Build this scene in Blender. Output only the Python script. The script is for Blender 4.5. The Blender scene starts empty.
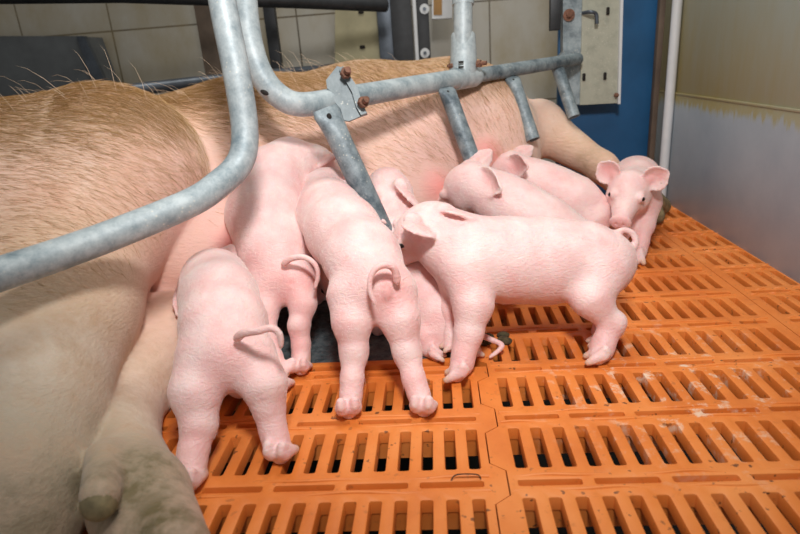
import bpy, math, random
import numpy as np
from mathutils import Vector, Matrix

# ------------------------------------------------------------------ camera, world, light, exposure
S = bpy.context.scene
COL = S.collection
_c = [[-0.067022, -0.503875, 0.403125], [0.996331, 0.048522, -0.070504], [0.050253, 0.335175, 0.940815], [-0.069281, 0.940906, -0.331507]]
cam_data = bpy.data.cameras.new('camera'); cam = bpy.data.objects.new('camera', cam_data); COL.objects.link(cam)
_C, _R, _U, _F = [Vector(a) for a in _c]
_m = Matrix((_R, _U, -_F)).transposed().to_4x4(); _m.translation = _C
cam.matrix_world = _m
cam_data.sensor_width = 36.0; cam_data.lens = 584.58 / 800 * 36
cam_data.clip_start = 0.02
cam_data.dof.use_dof = True; cam_data.dof.focus_distance = 0.84; cam_data.dof.aperture_fstop = 6.3
S.camera = cam
S.view_settings.view_transform = 'Standard'; S.view_settings.look = 'None'
S.view_settings.gamma = 1.0; S.view_settings.use_curve_mapping = False
S.view_settings.exposure = 0.0
w = bpy.data.worlds.new('barn_light'); S.world = w; w.use_nodes = True
w.node_tree.nodes['Background'].inputs[0].default_value = (1.0, 0.98, 0.96, 1)
w.node_tree.nodes['Background'].inputs[1].default_value = 0.22

def lamp(name, loc, target, power, size, color=(1, 1, 1)):
    d = bpy.data.lights.new(name, 'AREA'); d.energy = power; d.size = size; d.color = color; d.shape = 'DISK'
    o = bpy.data.objects.new(name, d); COL.objects.link(o); o.location = loc
    o.rotation_euler = (Vector(target) - Vector(loc)).to_track_quat('-Z', 'Y').to_euler()
    return o
_d = bpy.data.lights.new('flash_light', 'SPOT'); _d.energy = 55.0; _d.color = (1.0, .98, .97); _d.shadow_soft_size = .085; _d.spot_size = math.radians(88); _d.spot_blend = 1.0
_o = bpy.data.objects.new('flash_light', _d); COL.objects.link(_o); _o.location = (0.0, -0.46, 1.0)
_o.rotation_euler = (Vector((-0.04, .62, .18)) - _o.location).to_track_quat('-Z', 'Y').to_euler()
lamp('back_fill_light', (0.0, 0.75, 2.2), (0.15, 1.3, 0.2), 17.0, 0.9, (1.0, 0.97, 0.9))  # added fill from above, brightens the blue board, grey wall and tiles

# ------------------------------------------------------------------ object helpers
def empty(name, loc, label=None, cat=None, group=None):
    o = bpy.data.objects.new(name, None); COL.objects.link(o); o.location = loc; o.empty_display_size = .05
    tag(o, label, cat, group); return o
def tag(o, label=None, cat=None, group=None, kind=None):
    if label: o['label'] = label
    if cat: o['category'] = cat
    if group: o['group'] = group
    if kind: o['kind'] = kind
    return o
def mesh_obj(name, verts, faces, mat, parent=None, smooth=False, attrs=None, auto=None):
    me = bpy.data.meshes.new(name)
    verts = np.asarray(verts, np.float32).reshape(-1, 3)
    origin = np.zeros(3, np.float32)
    if parent is not None: origin = np.array(world_loc(parent), np.float32)
    elif len(verts):
        origin = np.array([verts[:, 0].mean(), verts[:, 1].mean(), verts[:, 2].min()], np.float32)
    if isinstance(faces, np.ndarray):
        n, k = faces.shape
        me.vertices.add(len(verts)); me.vertices.foreach_set('co', (verts - origin).ravel())
        me.loops.add(n * k); me.loops.foreach_set('vertex_index', faces.ravel().astype(np.int32))
        me.polygons.add(n); me.polygons.foreach_set('loop_start', np.arange(0, n * k, k, dtype=np.int32))
        me.update(calc_edges=True)
    else:
        me.from_pydata((verts - origin).tolist(), [], faces)
    if smooth: me.polygons.foreach_set('use_smooth', np.ones(len(me.polygons), bool))
    for an, av in (attrs or {}).items():
        a = me.attributes.new(an, 'FLOAT', 'POINT'); a.data.foreach_set('value', np.asarray(av, np.float32))
    me.materials.append(mat); me.validate(); me.update()
    o = bpy.data.objects.new(name, me); COL.objects.link(o)
    if parent is not None: o.parent = parent
    else: o.location = origin.tolist()
    if auto:
        me.shade_smooth() if hasattr(me, 'shade_smooth') else None
        try: me.set_sharp_from_angle(angle=auto)
        except Exception: pass
    return o
def world_loc(o):
    v = Vector(o.location)
    while o.parent is not None: o = o.parent; v = v + Vector(o.location)
    return v
class MB:
    def __init__(s): s.v = []; s.f = []
    def add(s, v, f):
        b = len(s.v); s.v += [tuple(p) for p in v]; s.f += [tuple(i + b for i in q) for q in f]; return s
    def box(s, c, d, rot=None, bev=0.0):
        c = Vector(c); hx, hy, hz = [x / 2 for x in d]; R = rot or Matrix.Identity(3)
        if bev <= 0:
            P = [c + R @ Vector((sx * hx, sy * hy, sz * hz)) for sz in (-1, 1) for sx, sy in ((-1, -1), (1, -1), (1, 1), (-1, 1))]
            return s.add(P, [(3, 2, 1, 0), (4, 5, 6, 7), (0, 1, 5, 4), (1, 2, 6, 5), (2, 3, 7, 6), (3, 0, 4, 7)])
        import bmesh
        bm = bmesh.new(); bmesh.ops.create_cube(bm, size=1)
        for v in bm.verts: v.co = Vector((v.co.x * 2 * hx, v.co.y * 2 * hy, v.co.z * 2 * hz))
        bmesh.ops.bevel(bm, geom=bm.edges[:], offset=bev, segments=2, affect='EDGES', profile=.6)
        bm.verts.index_update()
        s.add([c + R @ v.co for v in bm.verts], [[v.index for v in f.verts] for f in bm.faces]); bm.free(); return s
    def tube(s, pts, r, n=20, caps=True, rr=None, flat=None, inner=0.0):
        pts = [Vector(p) for p in pts]; m = len(pts)
        T = [(pts[min(i + 1, m - 1)] - pts[max(i - 1, 0)]).normalized() for i in range(m)]
        u = T[0].orthogonal().normalized() if abs(T[0].z) > .9 else T[0].cross(Vector((0, 0, 1))).normalized()
        b = len(s.v); rings = []
        for i in range(m):
            u = (u - T[i] * u.dot(T[i])).normalized(); v = T[i].cross(u)
            ri = rr[i] if rr else r; fl = flat[i] if flat else 1.0
            rings.append([pts[i] + (u * math.cos(a) * ri * (2 - fl if fl < 1 else 1) + v * math.sin(a) * ri * fl) for a in [2 * math.pi * k / n for k in range(n)]])
        V = [p for q in rings for p in q]; Fc = []
        for i in range(m - 1):
            for k in range(n):
                Fc.append((i * n + k, i * n + (k + 1) % n, (i + 1) * n + (k + 1) % n, (i + 1) * n + k))
        if inner > 0:       # open end showing the wall of the tube
            for end in (0, m - 1):
                c = pts[end]; base = len(V); V += [c + (p - c) * inner for p in rings[end]]
                t = T[end] * (-1 if end else 1) * r * 3
                base2 = len(V); V += [c + (p - c) * inner + t for p in rings[end]]; V.append(c + t)
                for k in range(n):
                    k2 = (k + 1) % n; A = end * n
                    Fc.append((A + k2, A + k, base + k, base + k2)); Fc.append((base + k2, base + k, base2 + k, base2 + k2))
                    Fc.append((base2 + k2, base2 + k, len(V) - 1))
        elif caps:
            Fc.append(tuple(range(n - 1, -1, -1))); Fc.append(tuple((m - 1) * n + k for k in range(n)))
        return s.add(V, Fc)
    def prism(s, poly, off):
        n = len(poly); off = Vector(off); P = [Vector(p) for p in poly]
        return s.add(P + [p + off for p in P], [tuple(range(n)), tuple(range(2 * n - 1, n - 1, -1))] + [(i, i + n, (i + 1) % n + n, (i + 1) % n) for i in range(n)])
    def ball(s, c, r, n=14, m=10, R=None):
        c = Vector(c); r = (r, r, r) if isinstance(r, (int, float)) else r
        V = []; Fc = []
        for i in range(m + 1):
            th = math.pi * i / m
            for k in range(n):
                a = 2 * math.pi * k / n
                p = Vector((r[0] * math.sin(th) * math.cos(a), r[1] * math.sin(th) * math.sin(a), r[2] * math.cos(th)))
                V.append(c + (R @ p if R else p))
        for i in range(m):
            for k in range(n): Fc.append((i * n + k, (i + 1) * n + k, (i + 1) * n + (k + 1) % n, i * n + (k + 1) % n))
        return s.add(V, Fc)
    def build(s, name, mat, parent=None, smooth=True):
        o = mesh_obj(name, s.v, s.f, mat, parent, attrs=None)
        import bmesh
        bm = bmesh.new(); bm.from_mesh(o.data); bmesh.ops.remove_doubles(bm, verts=bm.verts[:], dist=1e-6)
        bmesh.ops.recalc_face_normals(bm, faces=bm.faces[:]); bm.to_mesh(o.data); bm.free()
        if smooth:
            o.data.polygons.foreach_set('use_smooth', np.ones(len(o.data.polygons), bool)); o.data.set_sharp_from_angle(angle=math.radians(38))
        return o
def spline(pts, sub=8):
    P = [Vector(p) for p in pts]; P = [P[0] * 2 - P[1]] + P + [P[-1] * 2 - P[-2]]; out = []
    for i in range(1, len(P) - 2):
        for k in range(sub):
            t = k / sub; a, b, c, d = P[i - 1:i + 3]
            out.append(.5 * ((2 * b) + (c - a) * t + (2 * a - 5 * b + 4 * c - d) * t * t + (3 * b - a - 3 * c + d) * t ** 3))
    out.append(P[-2]); return out

# ------------------------------------------------------------------ materials
class NT:
    def __init__(s, name):
        s.m = bpy.data.materials.new(name); s.m.use_nodes = True; s.t = s.m.node_tree; s.b = s.t.nodes['Principled BSDF']
    def n(s, typ, **kw):
        q = s.t.nodes.new(typ)
        for k, v in kw.items():
            if hasattr(q, k): setattr(q, k, v)
            else: q.inputs[k.replace('_', ' ')].default_value = v
        return q
    def l(s, a, b): s.t.links.new(a, b)
    def coord(s, scale=(1, 1, 1)):
        g = s.n('ShaderNodeNewGeometry'); mp = s.n('ShaderNodeMapping'); mp.inputs['Scale'].default_value = scale
        s.l(g.outputs['Position'], mp.inputs['Vector']); return mp.outputs[0]
    def noise(s, co, scale, detail=4, rough=.55, dist=0):
        q = s.n('ShaderNodeTexNoise'); q.inputs['Scale'].default_value = scale; q.inputs['Detail'].default_value = detail
        q.inputs['Roughness'].default_value = rough; q.inputs['Distortion'].default_value = dist
        s.l(co, q.inputs['Vector']); return q.outputs['Fac']
    def ramp(s, fac, stops, interp='LINEAR'):
        r = s.n('ShaderNodeValToRGB'); r.color_ramp.interpolation = interp; e = r.color_ramp.elements
        while len(e) < len(stops): e.new(.5)
        for i, (p, c) in enumerate(stops):
            e[i].position = p; e[i].color = (c, c, c, 1) if isinstance(c, (int, float)) else (*c, 1)
        s.l(fac, r.inputs[0]); return r.outputs[0]
    def mix(s, fac, a, b, mode='MIX'):
        q = s.n('ShaderNodeMix', data_type='RGBA', blend_type=mode)
        for i, x in ((0, fac), (6, a), (7, b)):
            if isinstance(x, (int, float)): q.inputs[i].default_value = x
            elif isinstance(x, tuple): q.inputs[i].default_value = (*x, 1)
            else: s.l(x, q.inputs[i])
        return q.outputs[2]
    def math(s, op, a, b=0.5):
        q = s.n('ShaderNodeMath', operation=op)
        for i, x in ((0, a), (1, b)):
            if isinstance(x, (int, float)): q.inputs[i].default_value = x
            else: s.l(x, q.inputs[i])
        return q.outputs[0]
    def attr(s, name):
        q = s.n('ShaderNodeAttribute'); q.attribute_name = name; return q.outputs['Fac']
    def bump(s, h, strength=.3, dist=.002):
        q = s.n('ShaderNodeBump'); q.inputs['Strength'].default_value = strength; q.inputs['Distance'].default_value = dist
        s.l(h, q.inputs['Height']); s.l(q.outputs[0], s.b.inputs['Normal'])
    def set(s, col=None, rough=.5, metal=0.0, **kw):
        if col is not None:
            if isinstance(col, tuple): s.b.inputs['Base Color'].default_value = (*col, 1)
            else: s.l(col, s.b.inputs['Base Color'])
        if isinstance(rough, (int, float)): s.b.inputs['Roughness'].default_value = rough
        else: s.l(rough, s.b.inputs['Roughness'])
        s.b.inputs['Metallic'].default_value = metal
        for k, v in kw.items(): s.b.inputs[k.replace('_', ' ')].default_value = v
        return s.m

def m_plain(name, col, rough=.6, metal=0.0, nscale=30, amt=.25, bump=.1):
    t = NT(name); c = t.coord(); a = t.noise(c, nscale, 5)
    k = t.ramp(a, [(.3, tuple(x * (1 - amt) for x in col)), (.7, tuple(min(1, x * (1 + amt)) for x in col))])
    if bump: t.bump(a, bump, .001)
    return t.set(k, rough, metal)

def m_galv(name, light=(.50, .56, .57), dark=(.16, .22, .25), rust=True, bias=.0):
    t = NT(name); c = t.coord()
    a = t.noise(c, 38, 8, .75); b = t.noise(c, 9, 3)
    base = t.ramp(t.math('ADD', t.math('MULTIPLY', a, .65), t.math('MULTIPLY', b, .45)), [(.40 + bias, dark), (.52 + bias, tuple((x + y) / 2 for x, y in zip(light, dark))), (.64 + bias, light)])
    v = t.n('ShaderNodeTexVoronoi'); v.inputs['Scale'].default_value = 160; t.l(c, v.inputs['Vector'])
    sp = t.ramp(v.outputs['Distance'], [(.12, 1.0), (.22, 0.0)])
    m = t.ramp(t.noise(c, 14, 2), [(.5, 0.0), (.62, .7)])
    col = t.mix(t.math('MULTIPLY', sp, m), base, (.66, .64, .55))
    if rust:
        r = t.ramp(t.noise(c, 22, 6, .7), [(.66, 0.0), (.76, .65)])
        col = t.mix(r, col, (.27, .20, .13))
    t.bump(a, .25, .0012)
    return t.set(col, .52, .15)

def m_pig():
    t = NT('piglet_skin'); c = t.coord()
    a = t.noise(c, 28, 4); f = t.noise(c, 300, 3, .7)
    base = t.ramp(a, [(.30, (.84, .51, .49)), (.52, (.875, .62, .595)), (.72, (.90, .715, .68))])
    col = t.mix(t.attr('pink'), base, (.84, .33, .31))
    col = t.mix(t.attr('tan'), col, (.62, .42, .27))
    col = t.mix(t.ramp(f, [(.35, .10), (.7, 0.0)]), col, (.74, .42, .36))
    wn = t.n('ShaderNodeTexNoise'); cc = t.coord((1.0, 1.0, 2.2)); wn.inputs['Scale'].default_value = 85; wn.inputs['Detail'].default_value = 3; wn.inputs['Distortion'].default_value = 1.4
    t.l(cc, wn.inputs['Vector'])
    t.bump(t.math('ADD', t.math('MULTIPLY', f, .2), t.math('MULTIPLY', wn.outputs['Fac'], .8)), .5, .003)
    t.set(col, .52, 0.0, Subsurface_Weight=.22, Subsurface_Scale=.012, Sheen_Weight=.25, Sheen_Roughness=.4)
    t.b.inputs['Subsurface Radius'].default_value = (1.0, .35, .2)
    t.b.inputs['Sheen Tint'].default_value = (1, .93, .88, 1); t.b.inputs['Specular IOR Level'].default_value = .3
    return t.m
def m_sow():
    t = NT('sow_skin'); c = t.coord((1, 1, 1))
    a = t.noise(c, 9, 5, .6); f = t.noise(t.coord((4, 14, 22)), 10, 5, .65); g = t.noise(c, 24, 6, .7)
    base = t.ramp(a, [(.3, (.80, .50, .38)), (.5, (.85, .59, .47)), (.7, (.88, .67, .56))])
    base = t.mix(t.attr('cream'), base, t.ramp(g, [(.32, (.56, .40, .27)), (.6, (.80, .67, .54))]))
    col = t.mix(t.math('MULTIPLY', t.attr('pink'), t.ramp(a, [(.3, .6), (.6, 1.0)])), base, (.83, .50, .44))
    br = t.math('MULTIPLY', t.attr('brown'), t.ramp(t.math('ADD', t.math('MULTIPLY', f, .6), t.math('MULTIPLY', g, .4)), [(.36, .45), (.6, 1.0)]))
    col = t.mix(br, col, (.50, .29, .10))
    di = t.math('MULTIPLY', t.attr('dirt_shade'), t.ramp(g, [(.36, .42), (.58, 1.0)]))
    col = t.mix(di, col, (.17, .13, .055))
    col = t.mix(t.math('MULTIPLY', t.attr('nip'), 1.0), col, (.80, .27, .25))
    t.bump(t.math('ADD', f, t.math('MULTIPLY', g, .6)), .5, .004)
    t.set(col, .58, 0.0, Subsurface_Weight=.12, Subsurface_Scale=.012, Sheen_Weight=.15)
    t.b.inputs['Subsurface Radius'].default_value = (1.0, .35, .2); t.b.inputs['Specular IOR Level'].default_value = .3
    return t.m
def m_floor():
    t = NT('orange_plastic'); c = t.coord()
    a = t.noise(c, 7, 5, .6); g = t.noise(c, 60, 6, .75)
    col = t.ramp(a, [(.3, (.62, .150, .022)), (.5, (.75, .215, .038)), (.72, (.82, .28, .07))])
    col = t.mix(t.ramp(g, [(.30, .55), (.42, 0.0)]), col, (.45, .13, .03))
    # pale dried residue in a few blotches
    d = t.n('ShaderNodeVectorMath', operation='DISTANCE'); g0 = t.n('ShaderNodeNewGeometry'); t.l(g0.outputs['Position'], d.inputs[0]); d.inputs[1].default_value = (0.22, 0.15, 0)
    near = t.ramp(d.outputs['Value'], [(.05, 1.0), (.22, 0.0)])
    res = t.math('MULTIPLY', t.ramp(t.noise(c, 38, 5, .7), [(.55, 0.0), (.66, .8)]), near)
    col = t.mix(res, col, (.80, .66, .50))
    spk = t.ramp(t.noise(c, 95, 2, .5), [(.66, 0.0), (.70, .9)])
    col = t.mix(t.math('MULTIPLY', spk, t.ramp(a, [(.4, 0.0), (.6, 1.0)])), col, (.13, .05, .02))
    t.bump(g, .25, .0008)
    return t.set(col, t.ramp(g, [(.3, .38), (.7, .55)]), 0.0)
def m_panel():
    t = NT('grey_pvc_stained'); g0 = t.n('ShaderNodeNewGeometry'); sx = t.n('ShaderNodeSeparateXYZ'); t.l(g0.outputs['Position'], sx.inputs[0])
    c = t.coord(); cs = t.coord((1, 3, .7)); a = t.noise(c, 5, 6, .65); s2 = t.noise(cs, 9, 6, .7)
    z = sx.outputs['Z']; y = sx.outputs['Y']
    base = t.ramp(a, [(.35, (.31, .36, .41)), (.65, (.39, .44, .48))])
    # stain: starts at a ragged line below the joint and fades towards the top front
    edge = t.math('ADD', z, t.math('MULTIPLY', t.math('SUBTRACT', t.noise(cs, 26, 5, .7), .5), .07))
    e = t.ramp(edge, [(.248, 0.0), (.262, 1.0)])
    up = t.math('ADD', t.math('MULTIPLY', t.math('SUBTRACT', z, .28), 1.5), t.math('MULTIPLY', t.math('SUBTRACT', 1.0, y), .65))
    fade = t.ramp(t.math('ADD', up, t.math('MULTIPLY', t.math('SUBTRACT', s2, .5), .45)), [(.05, .92), (.6, .22)])
    col = t.mix(t.math('MULTIPLY', e, fade), t.mix(e, base, (.36, .44, .43)), (.34, .27, .09))
    t.bump(s2, .1, .001)
    return t.set(col, .42)
def m_tile():
    t = NT('grey_wall_tiles'); g0 = t.n('ShaderNodeNewGeometry'); sx = t.n('ShaderNodeSeparateXYZ'); t.l(g0.outputs['Position'], sx.inputs[0])
    cb = t.n('ShaderNodeCombineXYZ'); t.l(t.math('ADD', sx.outputs['X'], 1.30), cb.inputs[0]); t.l(t.math('ADD', sx.outputs['Z'], -.592 + .74), cb.inputs[1])
    br = t.n('ShaderNodeTexBrick'); br.offset = 0.0; t.l(cb.outputs[0], br.inputs['Vector'])
    br.inputs['Scale'].default_value = 1.0; br.inputs['Brick Width'].default_value = .366; br.inputs['Row Height'].default_value = .37
    br.inputs['Mortar Size'].default_value = .0035; br.inputs['Mortar Smooth'].default_value = .3
    br.inputs['Color1'].default_value = (.50, .47, .40, 1); br.inputs['Color2'].default_value = (.47, .45, .39, 1); br.inputs['Mortar'].default_value = (.12, .10, .07, 1)
    st = t.noise(t.coord((1, 1, .6)), 4, 6, .65)
    col = t.mix(t.ramp(st, [(.4, 0.0), (.65, .6)]), br.outputs['Color'], (.33, .25, .11))
    return t.set(col, .4)
def m_iron():
    t = NT('mottled_rubber'); c = t.coord(); v = t.n('ShaderNodeTexVoronoi'); v.inputs['Scale'].default_value = 90; t.l(c, v.inputs['Vector'])
    g = t.noise(c, 70, 6, .75)
    col = t.ramp(g, [(.35, (.025, .035, .04)), (.6, (.10, .12, .125)), (.75, (.26, .27, .25))])
    t.bump(t.math('ADD', v.outputs['Distance'], g), .7, .003)
    return t.set(col, .6)
M_PIG, M_SOW, M_FLOOR, M_PANEL, M_TILE, M_IRON = m_pig(), m_sow(), m_floor(), m_panel(), m_tile(), m_iron()
M_GALV = m_galv('galvanised_steel'); M_GALV2 = m_galv('weathered_galvanised', (.36, .42, .44), (.07, .10, .12), True, .03)
M_PLATE = m_galv('galvanised_plate', (.44, .44, .35), (.28, .29, .23), True, -.02)
M_RUST = m_plain('rusty_iron', (.20, .095, .06), .85, .1, 200, .5, .6)
M_BLACK = m_plain('black_paint', (.02, .022, .025), .5, 0, 30, .4)
M_DSTEEL = m_plain('dark_steel', (.085, .10, .12), .4, .5, 20, .35)
M_PIT = m_plain('slurry_dark', (.008, .012, .012), .5, 0, 8, .3)
M_BLUE = m_plain('blue_board', (.018, .10, .235), .45, 0, 6, .25, .05)
M_WHITE = m_plain('white_plastic', (.68, .70, .71), .4, 0, 20, .06)
M_GREYBOX = m_plain('grey_plastic', (.11, .12, .125), .5, 0, 12, .2)
M_BROWN = m_plain('brown_board', (.12, .085, .06), .7, 0, 14, .3)
M_OCHRE = m_plain('ochre_card', (.36, .20, .07), .7, 0, 14, .3)
M_EYE = m_plain('dark_eye', (.012, .008, .008), .08, 0, 10, 0, 0)
M_HOLE = m_plain('hole_shade', (.015, .012, .01), .9, 0, 10, 0, 0)
M_HOOF = m_plain('sow_hoof_horn', (.235, .185, .095), .8, 0, 70, .45, .6)
M_DUNG = m_plain('dried_dung', (.07, .055, .025), .9, 0, 120, .5, .8)
M_STRAW = m_plain('straw', (.35, .25, .10), .8, 0, 60, .3)

# ------------------------------------------------------------------ floor
PT = .025; RP = 4.4982 * PT; SL = 2.7366 * PT; SW = .0121
def cell(mb, x0, x1, y0, y1, hx0, hx1, hy0, hy1, r=.0022, bev=.0012, depth=.015, endd=None):
    """a rectangle of floor skin with one rounded slot through it"""
    def loop(e, z):
        P = []
        rr = r + e
        for (cx, cy, a0) in ((hx1 - r, hy1 - r, 0), (hx0 + r, hy1 - r, 90), (hx0 + r, hy0 + r, 180), (hx1 - r, hy0 + r, 270)):
            for a in (0, 45, 90):
                t = math.radians(a0 + a); P.append((cx + rr * math.cos(t), cy + rr * math.sin(t), z))
        return P
    L = [loop(bev, 0), loop(bev * .3, -bev * .3), loop(0, -bev), loop(-.0004, -depth)]
    V = [(x1, y1, 0), (x0, y1, 0), (x0, y0, 0), (x1, y0, 0)] + [p for l in L for p in l]
    n = 12; Fc = []
    for c in range(4):      # corner c to corner c+1
        d = (c + 1) % 4
        Fc.append((c, d, 4 + d * 3 + 1, 4 + d * 3, 4 + c * 3 + 2, 4 + c * 3 + 1))
    for q in range(3):
        for k in range(n):
            Fc.append((4 + q * n + k, 4 + q * n + (k + 1) % n, 4 + (q + 1) * n + (k + 1) % n, 4 + (q + 1) * n + k))
    mb.add(V, Fc)
BY0, BY1 = SL + .013, RP - .013        # the flat band with the thin groove between rows of slots
def slat_panel(i0, i1, r0, r1, xl=None, xr=None, zig_l=False, zig_r=False, lft=None, rgt=None):
    """slots i0..i1 (pitch units), rows r0..r1; lft/rgt: functions y -> x of the outer edges"""
    mb = MB(); X0 = i0 * PT - .007; X1 = i1 * PT + SW + .007
    for r in range(r0, r1 + 1):
        y = r * RP
        n = i1 - i0
        for k in range(int(round(n)) + 1):
            sx = (i0 + k) * PT
            a = X0 if k == 0 else sx - .0071; b = X1 if k == round(n) else sx + PT - .0071
            cell(mb, a, b, y - .013, y + SL + .013, sx, sx + SW, y, y + SL, endd=.037)
        # groove band
        k = 0; xs = X0
        N = int(round(n)) + 1
        while k < N:
            g = min(3, N - k); a = X0 if k == 0 else (i0 + k) * PT - .0071
            b = X1 if k + g >= N else (i0 + k + g) * PT - .0071
            cell(mb, a, b, y + BY0, y + BY1, a + .0062, b - .0062, y + BY0 + .0040, y + BY1 - .0056, r=.0018, bev=.0010, depth=.030)
            k += g
        # solid rib under the band, and groove bottom
        xa = X0 if not lft else X0; xb = X1
        for ya, yb in ((y + SL + .0004, y + BY0 + .0036), (y + BY1 - .0052, y + RP - .0004)): mb.box(((xa + xb) / 2, (ya + yb) / 2, -.0225), (xb - xa, yb - ya, .029))
        # raised lip along the bars beside each groove
        for yy in (y + BY0 - .001, y + BY1 + .001):
            pts = [(X0 + (X1 - X0) * q / 40.0, yy + .0011 * math.sin(q * .9 + r), -.0012 + .0012 * math.sin(q * .55 + yy * 90)) for q in range(41)]
            mb.tube(pts, .0022, 8)
    # outer edge strips
    for side, fn, xe in ((0, lft, X0), (1, rgt, X1)):
        if not fn: continue
        for r in range(r0, r1 + 1):
            y = r * RP
            ys = [y - .013, y + .004, y + SL - .012, y + SL + .013 - .006, y + RP - .013]
            ys = [y - .013, y - .004, y + .008, y + SL - .008, y + SL + .004, y + SL + .013, y + BY0, y + BY1]
            ys = sorted(set(round(v, 6) for v in ys))
            for ya, yb in zip(ys[:-1], ys[1:]):
                Pq = [(xe, ya, 0), (fn(ya), ya, 0), (fn(yb), yb, 0), (xe, yb, 0)]
                Pl = [(p[0], p[1], -.018) for p in Pq]
                mb.add(Pq + Pl, [(0, 1, 2, 3), (1, 5, 6, 2)])
    return mb
def zig(off):
    def f(y):
        p = (y / RP) % 1.0 * RP
        lo, hi = -.0262 + off, -.0108 + off
        if p < .008: t = 1 - (p + .004) / .012 if p > -.004 else 1
        elif p < SL - .008: t = 0
        elif p < SL + .004: t = (p - (SL - .008)) / .012
        else: t = 1
        if p > RP - .004: t = 1 - (p - (RP - .004)) / .012
        return lo + (hi - lo) * max(0, min(1, t))
    return f
o = slat_panel(0, 16, -2, 9, lft=zig(.0007), rgt=lambda y: .4287).build('floor', M_FLOOR); tag(o, kind='structure', label='orange slatted plastic floor panel right of the zigzag seam')
o = slat_panel(-24.912, -1.912, -2, 1, rgt=zig(-.0007)).build('floor', M_FLOOR); tag(o, kind='structure', label='orange slatted plastic floor panel left of the zigzag seam')
o = slat_panel(17.92, 20.92, -2, 9, lft=lambda y: .4299).build('floor', M_FLOOR); tag(o, kind='structure', label='orange slatted floor strip along the grey wall')
# slotless filler between the last slots and the wall
mb = MB(); mb.box((.5395, .50, -.0105), (.0010, 1.5, .02)); 
# solid mottled lying area under the sow
mb = MB(); mb.box((-.60, .93, -.012), (1.155, 1.38, .024), bev=.003)
o = mb.build('floor', M_IRON); tag(o, kind='structure', label='mottled dark grey lying area under the sow')
mb = MB(); mb.box((-.32, .2335, -.0085), (.59, .013, .02), bev=.003)
o = mb.build('floor', M_FLOOR); tag(o, kind='structure', label='orange edge strip before the dark lying area')
mb = MB(); mb.box((-.90, .8, -.42), (4.6, 3.4, .04)); o = mb.build('floor', M_PIT); tag(o, kind='structure', label='dark slurry pit under the slats')

# ------------------------------------------------------------------ walls
mb = MB(); mb.box((.549, .42, .136), (.022, 1.62, .283), bev=.002); mb.box((.551, .42, .555), (.022, 1.62, .558), bev=.002); mb.box((.5395, .42, .2785), (.006, 1.62, .005), bev=.0015)
o = mb.build('wall_right', M_PANEL); tag(o, kind='structure')
mb = MB(); mb.box((-.9, 1.95, .50), (4.6, .1, 1.9)); o = mb.build('wall_back', M_TILE); tag(o, kind='structure')
mb = MB(); mb.tube([(.5255, 1.05, .003), (.5275, 1.05, .85)], .0115, 16); o = mb.build('corner_post', M_WHITE)
tag(o, 'round white corner post between the blue board and the grey wall', 'post')
mb = MB(); mb.box((.508, 1.10, .42), (.014, .02, .84), bev=.002); o = mb.build('brown_edge_strip', M_BROWN); tag(o, 'dark brown vertical strip between the blue board and the white post', 'strip')
mb = MB(); mb.box((.389, 1.13, .42), (.250, .018, .84), bev=.002); o = mb.build('blue_partition_board', M_BLUE); tag(o, 'blue partition board behind the piglet facing forward', 'partition')

# ------------------------------------------------------------------ crate
crate = empty('farrowing_crate', (-.03, .70, 0), 'galvanised tubular farrowing crate standing over and around the sow', 'crate')
A = spline([(-0.3418, 0.3419, 0.7194), (-0.3286, 0.3038, 0.5935), (-0.3188, 0.2732, 0.4893), (-0.3093, 0.2555, 0.4070), (-0.3057, 0.2452, 0.3468), (-0.3076, 0.2325, 0.3111), (-0.3171, 0.2194, 0.2911), (-0.3326, 0.1975, 0.2774), (-0.3577, 0.1640, 0.2629), (-0.4176, 0.1010, 0.2474), (-0.4588, 0.0528, 0.2400), (-0.4917, 0.0067, 0.2367), (-0.5299, -0.0556, 0.2338)], 6)
MB().tube(A, .0170, 24).build('bent_front_tube', M_GALV, crate)
B = spline([(-0.3296, 0.5044, 0.7256), (-0.3318, 0.4603, 0.6007), (-0.3341, 0.4259, 0.5037), (-0.3286, 0.4041, 0.4407), (-0.3162, 0.3948, 0.3967), (-0.2952, 0.3964, 0.3666), (-0.2649, 0.4092, 0.3514), (-0.2066, 0.4674, 0.3534), (-0.1226, 0.5707, 0.3576), (-0.0065, 0.7087, 0.3631)], 8)
mbB = MB().tube(B, .0182, 24, inner=.84); mbB.build('side_rail', M_GALV, crate)
MB().tube([(-0.0207, 0.6968, 0.3626), (0.1264, 0.8483, 0.3694), (0.2908, 1.0225, 0.3772)], .0145, 20, inner=.82).build('inner_rail', M_GALV2, crate)
# hanging finger bars, pinched flat where they are welded on
def finger(top, bot, r, nm='finger_bar'):
    a, b = Vector(top), Vector(bot); P = [a.lerp(b, t) for t in (0, .04, .10, .18, .4, .7, 1)]
    o = MB().tube(P, r, 18, rr=[r * .75, r * .95, r, r, r, r, r], flat=[.35, .55, .85, 1, 1, 1, 1], inner=.8).build(nm, M_GALV2, crate)
    h = MB().ball(a.lerp(b, .06) + (Vector(_C) - a).normalized() * r * .72, (r * .22, r * .16, r * .3)); h.build('bolt_hole', M_HOLE, o)
finger((-0.2294, 0.4040, 0.3442), (-0.1472, 0.3815, 0.1275), .0182)
finger((-0.0401, 0.6482, 0.3493), (0.0084, 0.5992, 0.2001), .0160)
finger((0.1054, 0.8201, 0.3541), (0.1417, 0.7668, 0.2256), .0150)
finger((0.2283, 0.9609, 0.3662), (0.2596, 0.9124, 0.2521), .0142)
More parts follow.
